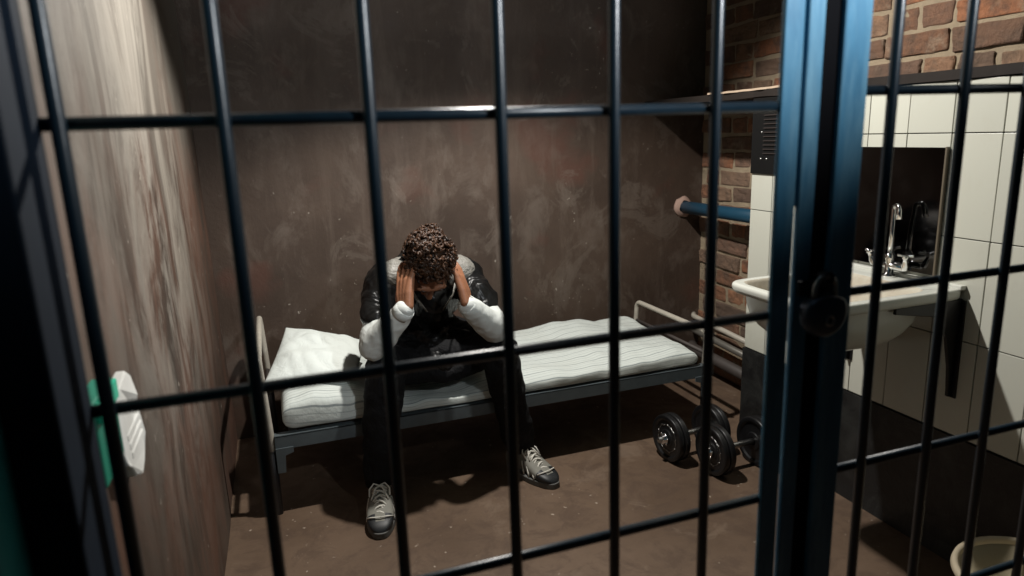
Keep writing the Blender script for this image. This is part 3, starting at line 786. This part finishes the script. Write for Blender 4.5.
# black top
bm = bmesh.new(); tshirt_torso(bm)
for s, e in ((shR, elR), (shL, elL)):
    limb(bm, [s+Vector((0, .01, 0)), s.lerp(e, .3), s.lerp(e, .58)], [.070, .073, .068], 24)
limb(bm, [waist+Vector((0, -.06, -.04)), waist.lerp(chest, .5)+Vector((0, -.07, -.06)), chest+Vector((0, -.06, -.05))], [.10, .105, .10], 24)
limb(bm, [Vector((.40, 2.56, .53)), Vector((.55, 2.50, .485)), Vector((.69, 2.56, .53))], [.07, .062, .07]); limb(bm, [waist, Vector((.55, 2.56, .53))], [.12, .08])
o = obj('satin_top', bm, M_SATIN, man, True); remesh(o, .006, 4, .030, .075)
# grey shoulder panels, light from above on the satin put into the grey
for s, sg in ((shR, 1), (shL, -1)):
    bm = bmesh.new(); ell(bm, s+Vector((sg*.030, -.026, .014)), (.072, .062, .068), None, 3)
    ell(bm, s+Vector((sg*.070, .030, .018)), (.050, .060, .060), None, 3)
    o = obj('shoulder_sheen_panel', bm, M_YOKE, man, True); remesh(o, .006, 3, .014, .05); tag(o, 'pale grey shoulder panel with painted sheen')
# pale open collar edges
bm = bmesh.new()
for sg in (-1, 1):
    a = Vector((.535+sg*.095, 2.46, .83)); b = Vector((.535+sg*.070, 2.425, .77)); c = Vector((.535+sg*.03, 2.44, .71))
    tube(bm, [a, b, c], [.007, .006, .004], 8, True, .5)
obj('collar_edge', bm, M_YOKE, man, True)

# trousers
bm = bmesh.new()
ell(bm, PEL+Vector((0, 0, -.012)), (.185, .135, .088)); limb(bm, [PEL+Vector((0, 0, .03)), waist+Vector((0, 0, -.03))], [.135, .13])
for h, k, a in ((hipR, kneR, ankR), (hipL, kneL, ankL)):
    limb(bm, [h, h.lerp(k, .5)+Vector((0, 0, .004)), k, k.lerp(a, .35)+Vector((0, .01, 0)), k.lerp(a, .75)+Vector((0, .008, 0)), a+Vector((0, .005, .015))], [.094, .086, .072, .070, .066, .062], 26)
limb(bm, [hipR.lerp(kneR, .35), hipL.lerp(kneL, .35)], [.07, .07]); limb(bm, [hipR.lerp(kneR, .6), Vector((.55, 2.62, .52)), hipL.lerp(kneL, .6)], [.07, .075, .07]); limb(bm, [hipR.lerp(kneR, .75), Vector((.55, 2.53, .515)), hipL.lerp(kneL, .75)], [.06, .055, .06]); limb(bm, [Vector((.38, 2.52, .475)), Vector((.55, 2.475, .452)), Vector((.72, 2.52, .475))], [.05, .042, .05])
o = obj('trousers', bm, M_TROUSER, man, True); remesh(o, .007, 4, .026, .07)

# hair: curls over a scalp cap
bm = bmesh.new(); rnd = random.Random(11)
ell(bm, H3(0, -.026, .044), (.080, .099, .0855), HROT, 4)
def curl(p, nrm, L, r, tw):
    t = nrm.orthogonal().normalized(); t = Matrix.Rotation(rnd.uniform(0, 6.28), 3, nrm) @ t; b = nrm.cross(t); pts = []
    for i in range(9):
        a = i/8; ang = a*tw; pts.append(p + nrm*(L*.55*a - .004) + t*(r*math.sin(ang)) + b*(r*(1-math.cos(ang)))*.8 + t*L*.35*a)
    tube(bm, pts, [.0036, .0046, .0052, .0055, .0054, .0050, .0042, .0030, .0015], 6)
n_c = 0
while n_c < 640:
    v = Vector((rnd.gauss(0, 1), rnd.gauss(0, 1), rnd.gauss(0, 1))).normalized()   # head frame: x, face, up
    if v.z < -.35 or (v.y > .42 and v.z < .30) or (v.y > .78): continue
    if abs(v.x) > .8 and v.z < -.05 and v.y > -.1: continue
    p = H3(v.x*.080, -.026+v.y*.100, .044+v.z*.086); nr = (Vector((1, 0, 0))*v.x/.08 + fdir*v.y/.1 + udir*v.z/.086).normalized()
    p = p + nr*(noise.noise(p*22)*.014+.002); curl(p, nr, rnd.uniform(.014, .034), rnd.uniform(.006, .012), rnd.uniform(3, 6)); n_c += 1
o = obj('hair', bm, M_HAIR, man, True); tag(o, 'short curly brown hair')
# eyebrows
for s in (-1, 1):
    bm = bmesh.new(); tube(bm, [H3(s*.014, .094, .026), H3(s*.032, .092, .032), H3(s*.050, .078, .026)], [.003, .004, .002], 8)
    obj('eyebrow', bm, M_HAIR, man, True)

# shoes
def shoe(ank, toe):
    d = Vector((toe.x-ank.x, toe.y-ank.y, 0)).normalized(); side = Vector((-d.y, d.x, 0))
    toe_end = Vector((toe.x, toe.y, 0)); L = .285; heel = toe_end - d*L
    def P(l, s, z): return heel + d*l + side*s + Vector((0, 0, z))
    secs = [(0, .022, .055, .018), (.02, .034, .085, .018), (.06, .038, .105, .018), (.10, .038, .112, .018), (.14, .042, .098, .018), (.18, .048, .078, .018), (.22, .049, .062, .018), (.255, .042, .052, .018), (.275, .028, .040, .018), (L, .010, .026, .018)]
    bm = bmesh.new(); rings = []
    for l, w, h, z0 in secs:
        ring = []
        for k in range(20):
            a = 2*PI*k/20; c, s = math.cos(a), math.sin(a)
            ring.append(bm.verts.new(P(l, w*math.copysign(abs(c)**.8, c), z0+(h-z0)*(.5+.5*math.copysign(abs(s)**.75, s)))))
        rings.append(ring)
    for A, B in zip(rings, rings[1:]):
        for k in range(20):
            f = bm.faces.new((A[k], A[(k+1) % 20], B[(k+1) % 20], B[k]))
    bm.faces.new(rings[0]); bm.faces.new(rings[-1])
    for f in bm.faces:
        m = f.calc_center_median(); l = (m-heel).dot(d); s = (m-heel).dot(side)
        if l > .238 - abs(s)*.5 and m.z < .056 or m.z < .026: f.material_index = 1
    sh = obj('shoe', bm, [M_SHOEG, M_SHOED], man, True); sh.modifiers.new('sub', 'SUBSURF').levels = 2; sh.modifiers['sub'].render_levels = 2
    tag(sh, 'grey and black trainer')
    bm = bmesh.new(); out = []
    for i in range(36):
        a = 2*PI*i/36; c, s = math.cos(a), math.sin(a); l = L/2+(L/2+.004)*math.copysign(abs(c)**.75, c); t = l/L
        w = .036+.017*math.sin(max(0, t)*PI*.85)**1.5; out.append((l, w*math.copysign(abs(s)**.7, s)))
    a = [bm.verts.new(P(l, s, .001)) for l, s in out]; b = [bm.verts.new(P(l, s*1.02, .024)) for l, s in out]
    bm.faces.new(a[::-1]); bm.faces.new(b)
    for k in range(36): q = (k+1) % 36; bm.faces.new((a[k], a[q], b[q], b[k]))
    obj('sole', bm, M_SOLE, sh, False, bevel=.003)
    bm = bmesh.new()
    for k in range(6):
        l = .115+.018*k; z = .114-.0078*k-.00045*k*k; sg = 1 if k % 2 else -1
        tube(bm, [P(l, -.026*sg, z-.016), P(l+.004, -.012*sg, z-.001), P(l+.008, .0, z+.001), P(l+.012, .012*sg, z-.003), P(l+.016, .026*sg, z-.020)], .0034, 8)
        tube(bm, [P(l, .026*sg, z-.016), P(l+.006, .0, z), P(l+.014, -.026*sg, z-.018)], .0032, 8)
    for sg in (-1, 1):
        tube(bm, [P(.12, 0, .115), P(.115, sg*.02, .122), P(.13, sg*.036, .108), P(.15, sg*.036, .09)], .003, 8)
        tube(bm, [P(.12, 0, .115), P(.135, sg*.012, .115), P(.165, sg*.03, .085)], .0028, 8)
    tag(obj('laces', bm, M_LACE, sh, True), 'pale laces')
    bm = bmesh.new()   # side overlay strips
    for sg in (-1, 1):
        tube(bm, [P(.225, sg*.044, .050), P(.24, sg*.030, .060), P(.246, 0, .062)], .0026, 8)
        for k in range(3): tube(bm, [P(.13+.03*k, sg*.040, .075-.010*k), P(.145+.03*k, sg*.0475, .045-.004*k), P(.15+.03*k, sg*.048, .028)], .003, 8)
    obj('overlay', bm, M_LACE, sh, True)
shoe(ankR, toeR); shoe(ankL, toeL)

# ------------------------------------------------------------------ cell lamp fitting (above the frame)
root = thing('ceiling_lamp', 'small enamel spot lamp hanging from the cell ceiling above the bed', 'lamp', (KEY[0], KEY[1], ZC))
bm = bmesh.new(); tube(bm, [(KEY[0], KEY[1], ZC), (KEY[0], KEY[1], KEY[2]+.12)], .008, 10); obj('lamp_stem', bm, M_SHADE, root, True)
ax = Vector((-.05, .92, 2.36)).normalized()
bm = bmesh.new(); lathe(bm, [(.012, .14), (.035, .13), (.060, .06), (.11, .012), (.108, .010), (.056, .056), (.03, .12), (.012, .14)], Vector(KEY)+ax*.02, ax, 32); obj('lamp_shade', bm, M_SHADE, root, True)
